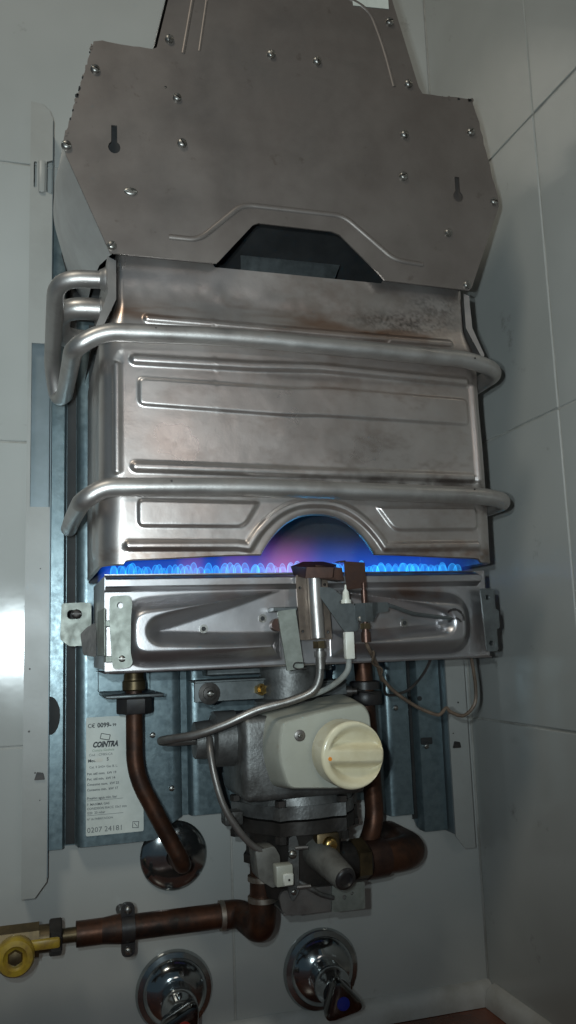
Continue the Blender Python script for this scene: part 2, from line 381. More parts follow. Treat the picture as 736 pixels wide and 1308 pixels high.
# ---- back panel: pressed galvanised sheet, profile along x
prof = [(-171.5, 4), (-171, 13), (-161, 13), (-159.5, 11), (-158.5, 1.5), (-150.5, 1.5), (-149, 12), (-147, 14), (-69, 14), (-67, 12.5), (-65.5, 7), (-60.5, 7), (-59, 12.5), (-57, 14),
        (55, 14), (57, 12.5), (59, 8), (64, 8), (66, 12.5), (68, 14), (104, 14), (106, 13), (108, 8), (114, 8), (116, 12), (118, 14), (138, 14), (140, 11), (141, 3), (146, 3), (147, 11), (148.5, 13), (170.5, 13), (171, 4)]
def panel_bottom(x):
    if x < -92: return -152
    if x < -60: return -152 + 16*sstep((x+92)/26.0)
    if x < 95: return -136
    if x < 118: return -136 - 16*sstep((x-95)/22.0)
    return -152 - 16*sstep((x-140)/8.0)
xs = []; offs = []
for (xa, oa), (xb, ob) in zip(prof[:-1], prof[1:]):
    k = max(1, int((xb-xa)/5)); 
    for t in range(k): xs.append(xa+(xb-xa)*t/k); offs.append(oa+(ob-oa)*t/k)
xs.append(prof[-1][0]); offs.append(prof[-1][1]); zt = 386.0
rows = []
zs = [('lip', 0.4), ('lip', 0.8), ('b', 0), ('b', 2)] + [(None, t) for t in np.linspace(0.02, 1, 30)]
for kind, t in zs:
    r = []
    for x, o in zip(xs, offs):
        zb = float(panel_bottom(x))
        if kind == 'lip': r.append((x, max(1, o*t), zb-0.2))
        elif kind == 'b': r.append((x, o, zb+t))
        else: r.append((x, o + 0.35*float(fbm(np.array(x/40.0), np.array(t*9)))-0.17, zb+(zt-zb)*t))
    rows.append(r)
panel = MB().grid(np.array(rows)).build('back_panel', 'galv', heater, recalc=False, angle=50)
panel['label'] = 'bluish galvanised back panel with pressed vertical grooves'
for x, z in ((-75, -113), (-90, -70), (126, -60), (154, -95)): inst('screw', SCREWS, x, 14, z, panel)
MB().box(-158.2, -150.8, 1.8, 3.2, -151, 384, 0).build('groove_shade', 'soot', panel); MB().box(141.2, 145.8, 3.2, 4.6, -158, 384, 0).build('groove_shade', 'soot', panel)  # dark strips standing in for the shade deep in the panel grooves
# dark notch in the left fold and the pressed tab on the right
MB().plate(circle(-171, -50, 8, 18, 15), 13.2, 13.9).build('notch', 'soot', panel)
MB().plate(rrect(149, 160, -93.5, -87.5, 1), 13.2, 14.2).build('notch', 'soot', panel)
MB().plate(circle(150, -53, 2.2, 12), 13.2, 14.2).build('notch', 'soot', panel)
MB().box(84, 100, 14.3, 22, -128, -90, 1.5, 2).build('support_strip', 'galv', panel)
MB().tube(spline([(83, 20, -80), (87, 24, -66), (92, 24, -62), (90, 20, -55)]), 1.6, 8).build('hook', 'dark', panel)

# ---- side rails
def rail(sgn):
    X = lambda a: sgn*a
    out = [(X(172.5), -172), (X(172.5), 116), (X(188), 116), (X(188), 254), (X(172.5), 254)]
    if sgn < 0: out += [(-172.5, 388), (-177.5, 390), (-177.5, 418), (-172.5, 420)]
    out += [(X(172.5), 459), (X(175), 466), (X(182), 472), (X(191), 473), (X(191), -183), (X(181), -183)]
    mb = MB(); hol = [rrect(-188, -185.5, 393, 417, 1)] if sgn < 0 else []
    mb.plate(out, 22.5, 24, hol)
    r = mb.build('side_rail', 'rail', heater); 
    r['label'] = 'white painted steel side rail with a stepped cut-out'
    fl = MB(); fl.box(min(X(172.6), X(171.8)), max(X(172.6), X(171.8)), 1, 22.4, -170, 458, 0); fl.build('inner_flange', 'raildark', r)
    fl = MB(); fl.box(min(X(191), X(190)), max(X(191), X(190)), 1, 22.4, -182, 472, 0); fl.build('outer_flange', 'rail', r)
    MB().box(min(X(173), X(189.5)), max(X(173), X(189.5)), 14, 16, 60, 300, 0.3).build('rail_backing', 'raildark', r)
    if sgn < 0:
        MB().box(-184, -178.5, 23.5, 27, 388, 418, 1.6, 2).build('locating_tab', 'rail', r)
    MB().plate(rpoly([(X(178.5)-4, -97), (X(178.5)+4, -97), (X(178.5)+3, -92), (X(178.5)-2, -91)], 1), 24.1, 25.5).build('rail_clip', 'dark', r)
    for k in range(5):
        zz = random.uniform(-150, 100); xx = X(random.uniform(176, 188))
        MB().plate(circle(xx, zz, random.uniform(.4, .9), 8), 24.05, 24.2).build('paint_chip', 'dark', r)
    return r
rail(-1); rail(1)

# ---- rating label on the back panel
label = MB().plate(rrect(-143, -98, -144, -53, 1.2), 14.5, 14.8).build('rating_label', 'paper', heater)
label['label'] = 'white printed rating label on the back panel'
def text(s, x, z, size, m='ink', bold=0.0, shear=0.0, sx=1.0):
    cu = bpy.data.curves.new('lettering', 'FONT'); cu.body = s; cu.size = 1.0; cu.shear = shear; cu.offset = bold; cu.resolution_u = 2
    ob = bpy.data.objects.new('tmp', cu); COL.objects.link(ob); dg = bpy.context.evaluated_depsgraph_get(); dg.update()
    me = bpy.data.meshes.new_from_object(ob.evaluated_get(dg)); bpy.data.objects.remove(ob)
    k = size/1000.0
    for v in me.vertices: v.co = Vector((v.co.x*k*sx, 0, v.co.y*k))
    me.materials.clear(); me.materials.append(M[m])
    o = bpy.data.objects.new('lettering', me); COL.objects.link(o); put(o, W(x, 14.95, z), label); return o
text('C\u20ac', -141.8, -61.2, 4.6, bold=0.012, sx=0.95); text('0099-', -134.2, -61.2, 5.0, bold=0.035, sx=0.95); text('99', -122.2, -60.8, 3.0, bold=0.03)
bl = MB()
for a, b in (((-131, -66), (-124, -67.5)), ((-124, -67.5), (-125, -71.5)), ((-125, -71.5), (-132, -70)), ((-132, -70), (-131, -66))):
    bl.tube([(a[0], 14.8, a[1]), (b[0], 14.8, b[1])], 0.28, 6)
bl.build('lettering', 'ink', label)
text('COINTRA', -138, -76.5, 5.9, bold=0.055, shear=0.3, sx=0.76)
text('Cointra Godesia', -138.5, -79.8, 2.6, 'inkg', shear=0.2)
text('Cod. : CM85/CA', -141, -83.2, 2.7, 'inkgrey', shear=0.2)
text('Mod.', -141.5, -87.8, 3.2, bold=0.03); text('5', -127, -87.4, 3.6, bold=0.02)
text('Cat. II 2H3+ Gas B. L.', -140.5, -92.6, 2.5, 'inkgrey', bold=0.01)
for i, s in enumerate(('Pot. util nom.  kW 19', 'Pot. util min.  kW 14', 'Consumo nom.  kW 22', 'Consumo min.  kW 17')): text(s, -142.3, -97.6 - i*4.1, 2.6, 'inkgrey', bold=0.025)
text('Presi\u00f3n agua min. bar', -142.3, -116.3, 2.7, 'inkgrey', bold=0.02)
text('P. MAXIMA GAS', -142.3, -121.0, 2.5, 'inkgrey', bold=0.015); text('CONEXION RACC 15x1 mm', -142.3, -124.2, 2.5, 'inkgrey', bold=0.015)
text('G20  20 mbar', -142.3, -127.4, 2.5, 'inkgrey', bold=0.015)
text('N\u00ba de FABRICACION', -142.3, -132.0, 2.2, 'inkgrey', bold=0.01)
text('0207 24181', -142.3, -141.4, 5.6, 'inkgrey', bold=-0.002, sx=1.05)
bl = MB()
for z in (-117.2, -128.4): bl.box(-142.3, -114, 14.8, 14.95, z-0.12, z+0.12, 0)
for a, b in (((-106.5, -136), (-101.8, -136.4)), ((-101.8, -136.4), (-102.3, -141)), ((-102.3, -141), (-106.9, -140.6)), ((-106.9, -140.6), (-106.5, -136)), ((-105.5, -137), (-103, -140))):
    bl.tube([(a[0], 14.8, a[1]), (b[0], 14.8, b[1])], 0.25, 6)
bl.build('lettering', 'inkgrey', label)
MB().plate(circle(-133, -86.5, 3.6, 10, 1.7), 14.85, 15.0).build('worn_patch', 'whitep', label)

# ---- draught hood
def jag(a, b, n, amp):
    out = []
    for k in range(1, n):
        t = k/n; out.append((a[0]+(b[0]-a[0])*t + random.uniform(-amp, amp)*0.7, a[1]+(b[1]-a[1])*t + random.uniform(-amp, amp)))
    return out
hl = [(-78, 545), (-105, 423)] + [(-108, 421.3)] + jag((-108, 421.3), (-147, 421), 9, 0.5) + [(-149, 419.5)] + jag((-149, 419), (-168, 345), 34, 0.8) + [(-169, 340), (-167, 331), (-138, 264)] + \
     [(-65, 264), (-63, 266), (-38, 295.5), (-34, 297.5), (22, 297.5), (28, 295.5), (59, 267), (62, 263.5)] + [(132, 262), (134, 264), (163.5, 335), (163.5, 341)] + jag((163, 341), (148, 421), 14, 0.8) + [(146, 424)] + jag((146, 424), (106, 422), 7, 0.5) + [(103, 422), (100, 427), (70, 545)]
keyL = [(-137, 358), (-133, 358), (-133, 347)] + [(-135+4.2*math.cos(math.radians(a)), 341.5+4.6*math.sin(math.radians(a))) for a in range(60, -241, -30)] + [(-137, 347)]
keyR = [(x+263, z-3) for x, z in keyL]
plate = MB().plate(hl, 180.6, 182, [keyL, keyR, circle(-99, 393, 1.0, 8)]).build('hood_plate', 'hood', heater)
plate['label'] = 'dull grey sheet steel hood plate dotted with screws'
for x, z in ((-148, 398), (-96, 431), (-20, 433), (16, 434), (-91, 386), (-88, 351), (-167, 338), (-137, 269), (78, 479), (91, 428), (85, 384), (82, 349), (143, 395), (159, 338), (117, 307), (130, 266)):
    inst('screw', SCREW, x, 181.8, z, plate, random.uniform(0.92, 1.08), (random.uniform(-.12, .12), random.uniform(0, 3.1), random.uniform(-.12, .12)))
inst('screw', SCREW, -124, 181.9, 310, plate, (1.35, 0.5, 0.85))
def bead(pts, r=2.4, proud=1.2, name='bead', rad=8):
    return MB().tube(rpath([(x, 182 + proud - r, z) for x, z in pts], rad), r, 12).build(name, 'hood', plate)
bead([(-98, 280), (-77, 280), (-45, 310.5), (32, 311), (71, 280.5), (94, 279)])
bead([(-86, 422), (-76, 480), (-72, 530)], 2.0, 0.8); bead([(-74, 426), (-66, 480), (-63, 530)], 1.6, 0.5)
bead([(79, 424), (72, 457), (62, 486), (46, 494), (-20, 494)], 2.0, 0.8, rad=14)
MB().plate([(48, 487.5), (78, 490.5), (78, 512), (46, 508)], 182.1, 182.5).build('sticker', 'paper', plate)
for k in range(22):     # torn flakes along the sheared edges
    t = random.random()**0.8; left = k < 14
    if left: x, z = -150-18.5*t, 417-76*t
    else: x, z = 147 - 34*t*t, 423.6 - 2*t
    d = random.uniform(0.5, 1.9); npt = random.randint(5, 8); ph_ = random.uniform(0, 6.28); st = random.uniform(1.0, 2.2)
    pts_ = [(x + d*random.uniform(.5, 1)*math.cos(ph_+6.283*q/npt), z + st*d*random.uniform(.5, 1)*math.sin(ph_+6.283*q/npt)) for q in range(npt)]
    MB().plate(pts_, 180.9, 182.3).build('burr', 'soot' if k % 2 else 'hood', plate)
# hood shell behind the plate (open below)
sec = [(-141, 268), (-158, 292), (-168, 330), (-168, 350), (-152, 412), (-108, 416), (-90, 500), (74, 500), (98, 416), (143, 416), (158, 348), (159, 330), (150, 300), (132, 268)]
def hs(off, ex, dz): return [(x*(1+ex), off, z+dz*(1 if z < 345 else 0)) for x, z in rpoly(sec, [0, 14, 14, 14, 8, 8, 6, 6, 8, 8, 14, 14, 14, 0], 5)]
sec0 = [(-136.5, 266), (-150, 295), (-165, 330), (-167, 345), (-148, 416), (-108, 418), (-90, 500), (74, 500), (98, 418), (144, 418), (161, 345), (161, 335), (147, 300), (131, 266)]
def hs0(off): return [(x, off, z) for x, z in rpoly(sec0, [0, 14, 14, 14, 8, 8, 6, 6, 8, 8, 14, 14, 14, 0], 5)]
rowsH = np.array([hs0(180.5), hs0(176), hs(150, 0.012, 1), hs(110, 0.028, 6), hs(70, 0.028, 10), hs(35, 0.0, 14)])
shell = MB().grid(rowsH).build('hood_shell', 'hoodside', heater, recalc=False)
MB().plate([(-150, 272), (-165, 330), (-150, 412), (-100, 416), (-86, 498), (72, 498), (96, 416), (143, 414), (157, 330), (140, 272)], 33, 34.5).build('rear_sheet', 'soot', shell)
MB().grid(np.array([[(-128, 150, 330), (128, 150, 330)], [(-128, 60, 300), (128, 60, 300)]])).build('baffle', 'soot', shell, recalc=False)
MB().plate([(-30, 268), (38, 268), (54, 306), (-30, 306)], 112, 113).build('baffle', 'galvd', shell)
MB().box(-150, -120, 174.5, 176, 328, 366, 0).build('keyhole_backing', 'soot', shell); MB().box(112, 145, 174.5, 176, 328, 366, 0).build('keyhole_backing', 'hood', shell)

# ---- heat exchanger: pressed front and sides as one sheet
NF, NC, NS = 300, 16, 16
def half(z): return 132 + 12.0*sstep((236-z)/30.0)
def front(z): return 171.0 + 4.0*sstep((240-z)/30.0)
def zbot(x):
    t = np.clip(np.abs((x-4)/41.0), 0, 1); a = 28.0*np.power(1-np.power(t, 2.4), 0.98)
    foot = 60.5 - 3.0*sstep((np.abs(x)-40)/90.0)
    return foot + a - 3.0*sstep((np.abs(x)-120)/20.0)
def rcf(z): return 4.0 + 12.0*sstep((238-z)/34.0)
vv = np.concatenate([np.linspace(0, 1, 270)])
cols = []        # (kind, param)
for t in np.linspace(0, 1, NS, endpoint=False): cols.append(('L', t))
for k in range(NC): cols.append(('CL', k/NC))
for t in np.linspace(-1, 1, NF): cols.append(('F', t))
for k in range(1, NC+1): cols.append(('CR', k/NC))
for t in np.linspace(0, 1, NS+1)[1:]: cols.append(('R', t))
nR, nC = len(vv), len(cols); P = np.zeros((nR, nC, 3)); Nn = np.zeros((nR, nC, 2)); isF = np.zeros(nC, bool)
approx_x = np.array([(-144 if k in ('L', 'CL') else 144 if k in ('R', 'CR') else t*127) for k, t in cols])
for j, (k, t) in enumerate(cols):
    zb = zbot(np.array(approx_x[j])); ztp = 266.0 + 9.0*float(sstep((abs(approx_x[j])-63)/5.0)); z = ztp + (zb - ztp)*vv
    h = half(z); f = front(z); rc = rcf(z)
    if k == 'F': x = t*(h-rc); o = f; nx, no = 0*z, 0*z+1; isF[j] = True
    elif k in ('CL', 'CR'):
        sg = -1 if k == 'CL' else 1; a = math.pi/2*(1-t) if k == 'CL' else math.pi/2*t
        x = sg*(h-rc+rc*math.sin(a)); o = f-rc+rc*math.cos(a); nx = 0*z+sg*math.sin(a); no = 0*z+math.cos(a)
    else:
        sg = -1 if k == 'L' else 1; tt = (1-t) if k == 'L' else t
        x = sg*h; o = (f-rc)*(1-tt) + 45*tt; nx = 0*z+sg; no = 0*z
    P[:, j, 0] = x; P[:, j, 1] = o; P[:, j, 2] = z; Nn[:, j, 0] = nx; Nn[:, j, 1] = no
X, O, Z = P[..., 0].copy(), P[..., 1].copy(), P[..., 2].copy()
def beadh(pts, r, h): d = dseg(X, Z, pts); return h*sstep(1.3*(1-d/(r*1.12)))
D = np.zeros((nR, nC))
mk = isF[None, :]*1.0
def addb(a):
    global D
    D = np.maximum(D, a*mk)
addb(beadh([(-112, 223), (116, 221)], 3.6, 2.4))
addb(beadh([(-121, 192.5), (-40, 193), (10, 195), (126, 191)], 4.2, 2.8))
addb(beadh([(-121, 119), (126, 117)], 4.2, 2.8))
panel3 = [(-120, 181), (-10, 179.5), (12, 181.5), (128, 178.5), (128, 156), (10, 158), (-12, 157), (-120, 160)]
addb(1.9*sstep(sdpoly(X, Z, rpoly(panel3, [5, 30, 30, 5, 5, 30, 30, 5])) / 2.6))
addb(1.9*sstep(sdpoly(X, Z, rpoly([(-121, 98), (-36, 97), (-48, 78), (-121, 78)], [5, 4, 6, 5])) / 2.6))
addb(1.9*sstep(sdpoly(X, Z, rpoly([(47, 95), (129, 96), (129, 77), (61, 76)], [4, 5, 5, 6])) / 2.6))
arch = [(4 + 50*t, 65.5 + 31.0*(1-abs(t)**2.4)**0.95) for t in np.linspace(-1, 1, 29)]
addb(beadh([(-126, 66.5), (-54, 66.5)] + arch + [(60, 65.5), (133, 66.5)], 3.8, 2.8))
# vertical beads on the rounded left and right folds
side = np.zeros((nR, nC))
for j, (k, t) in enumerate(cols):
    if k == 'F' and abs(t) > 0.9:
        d = np.hypot(np.abs(np.abs(X[:, j])-122.5-9), np.maximum(0, np.maximum(Z[:, j]-188, 116-Z[:, j]))); side[:, j] = 0*d
    if k in ('CL', 'CR'):
        a = math.pi/2*(1-t) if k == 'CL' else math.pi/2*t
        d = np.hypot(16.0*(a-0.33), np.maximum(0, np.maximum(Z[:, j]-188, 116-Z[:, j]))); side[:, j] = 2.2*sstep(1.3*(1-d/3.4))
    elif k in ('L', 'R'):
        d = np.hypot(O[:, j]-120, np.maximum(0, np.maximum(Z[:, j]-180, 70-Z[:, j]))); side[:, j] = 1.6*np.sqrt(np.maximum(0, 1-(d/8)**2))
D = D + side + 1.3*(fbm(X/75.0+9, Z/60.0+4, 2)-0.5)*(1-0.0*mk) + 0.22*(fbm(X/14.0, Z/14.0+20, 3)-0.5)
D += 0.9*np.exp(-((Z-245)/6)**2)*(fbm(X/12.0+3, Z/40.0, 2)-0.5)*mk
P[..., 0] += Nn[..., 0]*D; P[..., 1] += Nn[..., 1]*D
lip = P[-1:].copy(); lip[..., 0] -= Nn[-1:, :, 0]*1.6; lip[..., 1] -= Nn[-1:, :, 1]*1.6; lip[..., 2] -= 0.8
lip2 = lip.copy(); lip2[..., 0] -= Nn[-1:, :, 0]*1.2; lip2[..., 1] -= Nn[-1:, :, 1]*1.2; lip2[..., 2] += 1.6
P = np.concatenate([P, lip, lip2], 0); X, O, Z = P[..., 0], P[..., 1], P[..., 2]
isFx = isF[None, :]*1.0
n1 = 0.6*fbm(X/26.0+5, Z/14.0+O/22.0, 6) + 0.4*fbm(X/5.0+15, Z/3.0+O/22.0, 4); n2 = 0.6*fbm(X/1.7+1, Z/1.5+3+O/9.0, 4) + 0.4*fbm(X/16.0+1, Z/6.0+3, 3); n3 = fbm(X/60.0+2, Z/9.0, 4)
tar = 0.85*np.exp(-((Z-228)/9)**2)*sstep((n3-0.32)/0.3) + 0.30*sstep((n1-0.42)/0.35)*sstep((X+140)/240+0.25) + 0.5*np.exp(-((Z-60)/7)**2)*sstep((n1-0.35)/0.3)
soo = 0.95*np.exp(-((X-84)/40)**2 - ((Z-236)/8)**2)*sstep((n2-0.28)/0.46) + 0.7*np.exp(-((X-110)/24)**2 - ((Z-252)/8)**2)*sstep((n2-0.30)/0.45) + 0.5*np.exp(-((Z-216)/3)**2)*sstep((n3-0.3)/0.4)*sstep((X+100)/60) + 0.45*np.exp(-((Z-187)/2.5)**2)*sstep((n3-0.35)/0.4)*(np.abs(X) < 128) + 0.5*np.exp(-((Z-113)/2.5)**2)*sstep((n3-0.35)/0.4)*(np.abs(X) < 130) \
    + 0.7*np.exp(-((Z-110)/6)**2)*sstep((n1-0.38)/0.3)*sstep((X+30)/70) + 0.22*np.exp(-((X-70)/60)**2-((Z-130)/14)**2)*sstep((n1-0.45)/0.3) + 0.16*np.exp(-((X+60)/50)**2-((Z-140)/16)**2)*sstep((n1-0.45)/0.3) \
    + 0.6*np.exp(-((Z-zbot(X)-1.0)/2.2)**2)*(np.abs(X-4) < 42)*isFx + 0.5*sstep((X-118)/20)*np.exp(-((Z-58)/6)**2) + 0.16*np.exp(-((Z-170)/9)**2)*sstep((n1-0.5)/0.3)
exch = MB().grid(P).build('heat_exchanger', 'exch', heater, recalc=False, angle=60, attrs={'tarnish': np.clip(tar, 0, 1), 'soot': np.clip(soo, 0, .92)})
exch['label'] = 'pressed silvery sheet metal heat exchanger with tarnish and soot'
MB().box(-143, 143, 43, 45, 52, 265, 0).build('rear_sheet', 'soot', exch)
fins = MB()
for k in range(44): x = -129 + k*6; fins.box(x-0.4, x+0.4, 48, 168, 228, 262, 0)
fo = fins.build('fin_pack', 'soot', exch); fo['kind'] = 'stuff'
# wrapped tubes
r1 = 6.2
MB().tube(rpath([(-134, 152, 258), (-172, 152, 256), (-172.5, 62, 222), (-168, 48, 200), (-163, 62, 198), (-161.5, 181, 196), (-143, 184.5, 207), (-60, 184.5, 210), (128, 184, 205.5), (153, 180, 199), (154, 50, 196)], [0, 18, 16, 12, 14, 14, 26, 60, 30, 18, 0], 9), r1, 20).build('coil_tube', 'coil', exch)
MB().tube(rpath([(-158, 40, 96), (-157.5, 100, 96), (-156, 180, 94), (-143, 184, 103), (-60, 184.5, 105), (128, 184, 102), (152, 180, 99), (153, 50, 97)], [0, 10, 14, 22, 60, 30, 18, 0], 9), r1, 20).build('coil_tube', 'coil', exch)
for x, z in ((-109, 210), (-100, 107), (120, 105.5), (128, 205)): inst('spot_weld', SCREWD, x, 190.0, z, exch, 0.22)
# fin tube ends, return bend and flanges on the left of the fin pack
MB().tube(rpath([(-130, 112, 252), (-168, 112, 251), (-168, 66, 244), (-130, 66, 243)], [0, 20, 20, 0], 9), 8.2, 18).build('return_bend', 'coil', exch)
for o_, z_ in ((152, 258), (112, 252), (66, 243)):
    MB().lathe([(0, 8.6), (3, 9.4), (6, 9.0), (8, 7.4), (10, 6.4)], (-133, o_, z_), (-1, 0, 0), 20).build('collar', 'coil', exch)
fl = MB(); fl.add([(-133, 171, 264), (-139, 172, 266), (-138.5, 172, 240), (-147, 175, 214), (-144, 175, 210), (-133, 171, 236), (-133, 45, 264), (-139, 45, 266), (-138.5, 45, 240), (-147, 45, 214)],
       [(0, 1, 2, 5), (2, 3, 4, 5), (1, 7, 8, 2), (2, 8, 9, 3)])
fl.build('end_flange', 'coil', exch, angle=20)
fl = MB(); fl.add([(133, 171, 264), (137, 172, 262), (138, 172, 236), (145, 175, 214), (143.5, 175, 210), (133, 171, 236), (137, 45, 262), (138, 45, 236), (145, 45, 214)],
       [(0, 1, 2, 5), (2, 3, 4, 5), (1, 6, 7, 2), (2, 7, 8, 3)]); fl.build('end_flange', 'coil', exch, angle=20)
for o_, z_ in ((140, 248), (100, 246)): MB().lathe([(0, 8), (5, 8), (8, 5), (9, 2)], (137, o_, z_), (1, 0, 0), 16).build('collar', 'coil', exch)

# ---- burner: pressed front sheet
bx0, bx1, bz0, bz1 = -139.5, 146.0, -14.0, 50.0
gx, gz = np.meshgrid(np.linspace(bx0, bx1, 440), np.linspace(bz1, bz0, 130))
H = np.full(gx.shape, 150.0)
# folded top strip with rounded right end
H += 9.0*sstep(sdpoly(gx, gz, rpoly([(-150, 49), (141, 49.5), (141, 38.5), (-150, 38)], [2, 6, 4, 2]))/3.2)
def lobe(sg, ap):
    X_ = lambda a: a if sg < 0 else -a
    outer = rpoly([(X_(-130), 32), (X_(-92), 35.5), (X_(-19), 37), (X_(-19), -10.5), (X_(-60), -12), (X_(-130), -12)], [22, 40, 1, 1, 20, 20], 9)
    wedge = rpoly([(X_(-106), 11), (X_(-50), 27), (X_(-8), 41), (X_(-8), 8), (X_(-60), 8.5)], [5, 30, 1, 1, 30], 6)
    return np.minimum(sdpoly(gx, gz, outer), -sdpoly(gx, gz, wedge))
for sg in (-1, 1): sd = lobe(sg, 0); H += 12.5*(0.7*sstep((sd+1.5)/12.5) + 0.3*dome(np.maximum(sd-0.5, 0), 11.0))
H += 0.5*(fbm(gx/40.0, gz/40.0, 3)-0.5)
Pb = np.stack([gx, H, gz], -1)
low = Pb[-1:].copy(); low[..., 2] -= 0.6; low[..., 1] += 3; low2 = low.copy(); low2[..., 2] -= 0.9; low2[..., 1] -= 0.5; low3 = low2.copy(); low3[..., 1] = 60
top = Pb[:1].copy(); top[..., 1] = 146; top[..., 2] += 0.5
Pb = np.concatenate([top, Pb, low, low2, low3], 0)
n1 = fbm(Pb[..., 0]/20.0+30, Pb[..., 2]/14.0, 4)
tarb = 0.6*np.exp(-((Pb[..., 2]-33)/5)**2)*sstep((n1-0.4)/0.3)*sstep((Pb[..., 0]-40)/40) + 0.25*sstep((n1-0.55)/0.2)
dcx = np.hypot(Pb[..., 0]-112, (Pb[..., 2]-13)); soob = 0.0*dcx
soob = np.maximum(soob, (np.abs(dcx-7.5) < 0.9)*(Pb[..., 2] > 12)*(Pb[..., 0] > 107)*0.9)
soob = np.maximum(soob, (np.abs(np.hypot(Pb[..., 0]-113, Pb[..., 2]-10)-4) < 0.8)*(Pb[..., 2] > 11)*0.85)
burner = MB().grid(Pb).build('burner', 'burner', heater, recalc=False, angle=60, attrs={'tarnish': np.clip(tarb, 0, 1), 'soot': np.clip(soob, 0, 1)})
burner['label'] = 'pressed steel burner front with two horn shaped bulges'
bs = MB(); bs.box(-139.6, -138.6, 50, 150, -13, 49, 0.2); bs.build('burner_side', 'burner', burner)
bs = MB(); bs.box(145, 146, 50, 150, -13, 49, 0.2); bs.build('burner_side', 'burner', burner)
for k in range(13):
    x = -128 + k*21.3
    bb = MB(); bb.box(x-6.5, x+6.5, 56, 144, 22, 46.5, 1.2); bb.build('burner_bar', 'burner', burner)
for x, z in ((-73, 12), (-31, 18), (77, 12)):
    MB().lathe([(0, 3.0), (1.0, 3.0), (1.0, 1.6), (0.3, 1.5)], (x, 150, z), (0, 1, 0), 16).build('rivet', 'steel', burner)
    MB().lathe([(0, 1.6), (0.5, 1.5)], (x, 150, z), (0, 1, 0), 12).build('rivet_hole', 'soot', burner)
# flames
fm = MB(); n = 12
def fprof(r, h): return [(h*t, r*math.sqrt(max(0, 1-t**2.6))) for t in (0, .15, .3, .45, .6, .72, .83, .91, .97, 1)]
fm.lathe(fprof(3.2, 10.0), (0, 0, 0), (0, 0, 1), n, 1.4)
me_o, _ = fm.mesh('flame', 'raw', 80)
fi = MB(); fi.lathe(fprof(2.85, 9.5), (0, 0, 0.0), (0, 0, 1), n, 1.4); me_i, _ = fi.mesh('flame_in', 'raw', 80)
bmf = bmesh.new(); bmf.from_mesh(me_o); k0 = len(bmf.faces); bmf.from_mesh(me_i); bmf.faces.ensure_lookup_table()
bmesh.ops.reverse_faces(bmf, faces=list(bmf.faces)[k0:]); FL = bpy.data.meshes.new('flame'); bmf.to_mesh(FL); bmf.free()
FL.polygons.foreach_set('use_smooth', [True]*len(FL.polygons)); FL.materials.append(M['flame'])
for row, (off, n_, dz) in enumerate(((141, 46, 0), (108, 46, 2.8))):
    for k in range(n_):
        x = -132 + 266*(k + 0.5*(row % 2))/n_ + random.uniform(-1.3, 1.3)
        s_ = random.uniform(0.78, 1.2)
        inst('flame', FL, x, off + random.uniform(-2, 2), 48.6 + dz, burner, (s_*random.uniform(0.85, 1.1), s_*0.95, s_*random.uniform(0.66, 1.0)), (random.uniform(-.1, .1), random.uniform(-.16, .16), 0))
gl = MB(); gl.box(-137, 139, 52, 146, 46.8, 92, 0); g = gl.build('flame_glow', 'glow', burner); g['label'] = 'blue and violet glow of the flames, as a glowing volume'  # emitting box added for the glow of the flames in the chamber
# left hanging bracket and ear, right bracket
b1 = MB(); b1.plate(rpoly([(-137, 34.5), (-124.5, 35), (-122.5, 30), (-123.5, 22), (-124, -2), (-122.5, -9), (-125, -12), (-135, -12.5), (-136, -6), (-137.5, 18)], 2.2, 3), 162, 163.6, [circle(-130.5, 28.5, 2.1, 12)])
br = b1.build('bracket', 'zinc', burner); br['label'] = 'galvanised bracket plate on the end of the burner'
b2 = MB(); b2.box(-140, -128, 148, 162, 15, 19, .4); b2.box(-140, -128, 148, 162, -8, -4, .4); b2.box(-141, -139.8, 108, 163, -4, 27, .4); b2.build('bracket_web', 'zinc', burner)
MB().plate(rpoly([(-152, 12), (-147, 17), (-141, 20), (-141, -5), (-150, -3)], 1.5), 92, 94).build('bracket_tongue', 'castd', burner)
MB().plate(rpoly([(-164, 36), (-148, 36.5), (-142, 36), (-142, 4), (-158, 3.5), (-165, 9)], 2), 58, 60, [rrect(-160, -149, 24, 31, 3)]).build('ear_plate', 'zinc', burner)
inst('screw', SCREWD, -153, 58, 28, burner, 1.15)
b3 = MB(); b3.plate(rpoly([(136.5, 36), (147, 35.5), (148, 20), (150.5, 19.5), (150.5, 6), (147.5, 5), (147.5, -11), (138.5, -11)], 1.5, 3), 158, 159.6, [circle(141.8, 29, 1.9, 12), circle(142.5, -5, 1.9, 12)])
br = b3.build('bracket', 'galvd', burner); br['label'] = 'dull bracket plate on the far end of the burner'
MB().box(147.6, 149.2, 105, 158, -10, 34, .4).build('bracket_web', 'galvd', burner)
inst('screw', SCREWS, -129.5, 163.4, -6, burner, 0.9)

# ---- pilot burner and ignition group in the middle
pilot = part_empty('pilot_group', 10, 160, 0, heater)
MB().plate(rpoly([(-10, 47), (13, 46), (15, 2), (-8.5, 2)], 1), 163.3, 165, [circle(-7.2, 38, 1.1, 10), circle(-6.4, 8, 1.1, 10), circle(12.0, 7, 1.2, 10), circle(11, 40, 1.1, 10)]).build('mounting_plate', 'pplate', pilot)
MB().tube([(2.5, 168, 48), (2.7, 168, 30), (3.6, 168, 3)], 4.9, 20).build('pilot_tube', 'coil', pilot)
ph = MB(); ph.loft([[(-10, 160, 47), (-6, 174, 44), (13, 176, 44), (19, 168, 46), (14, 156, 50), (-2, 156, 50)], [(-12, 160, 53.5), (-5, 175, 51.5), (14, 177, 51), (20, 166, 54), (13, 158, 57), (-2, 158, 57)]])
ph.loft([[(0, 160, 46), (2, 172, 44), (22, 174, 42), (22, 160, 42)], [(0, 160, 55), (2, 173, 53), (22, 172, 51), (22, 160, 51)]])
p_ = ph.build('pilot_hood', 'copperd', pilot, angle=25)
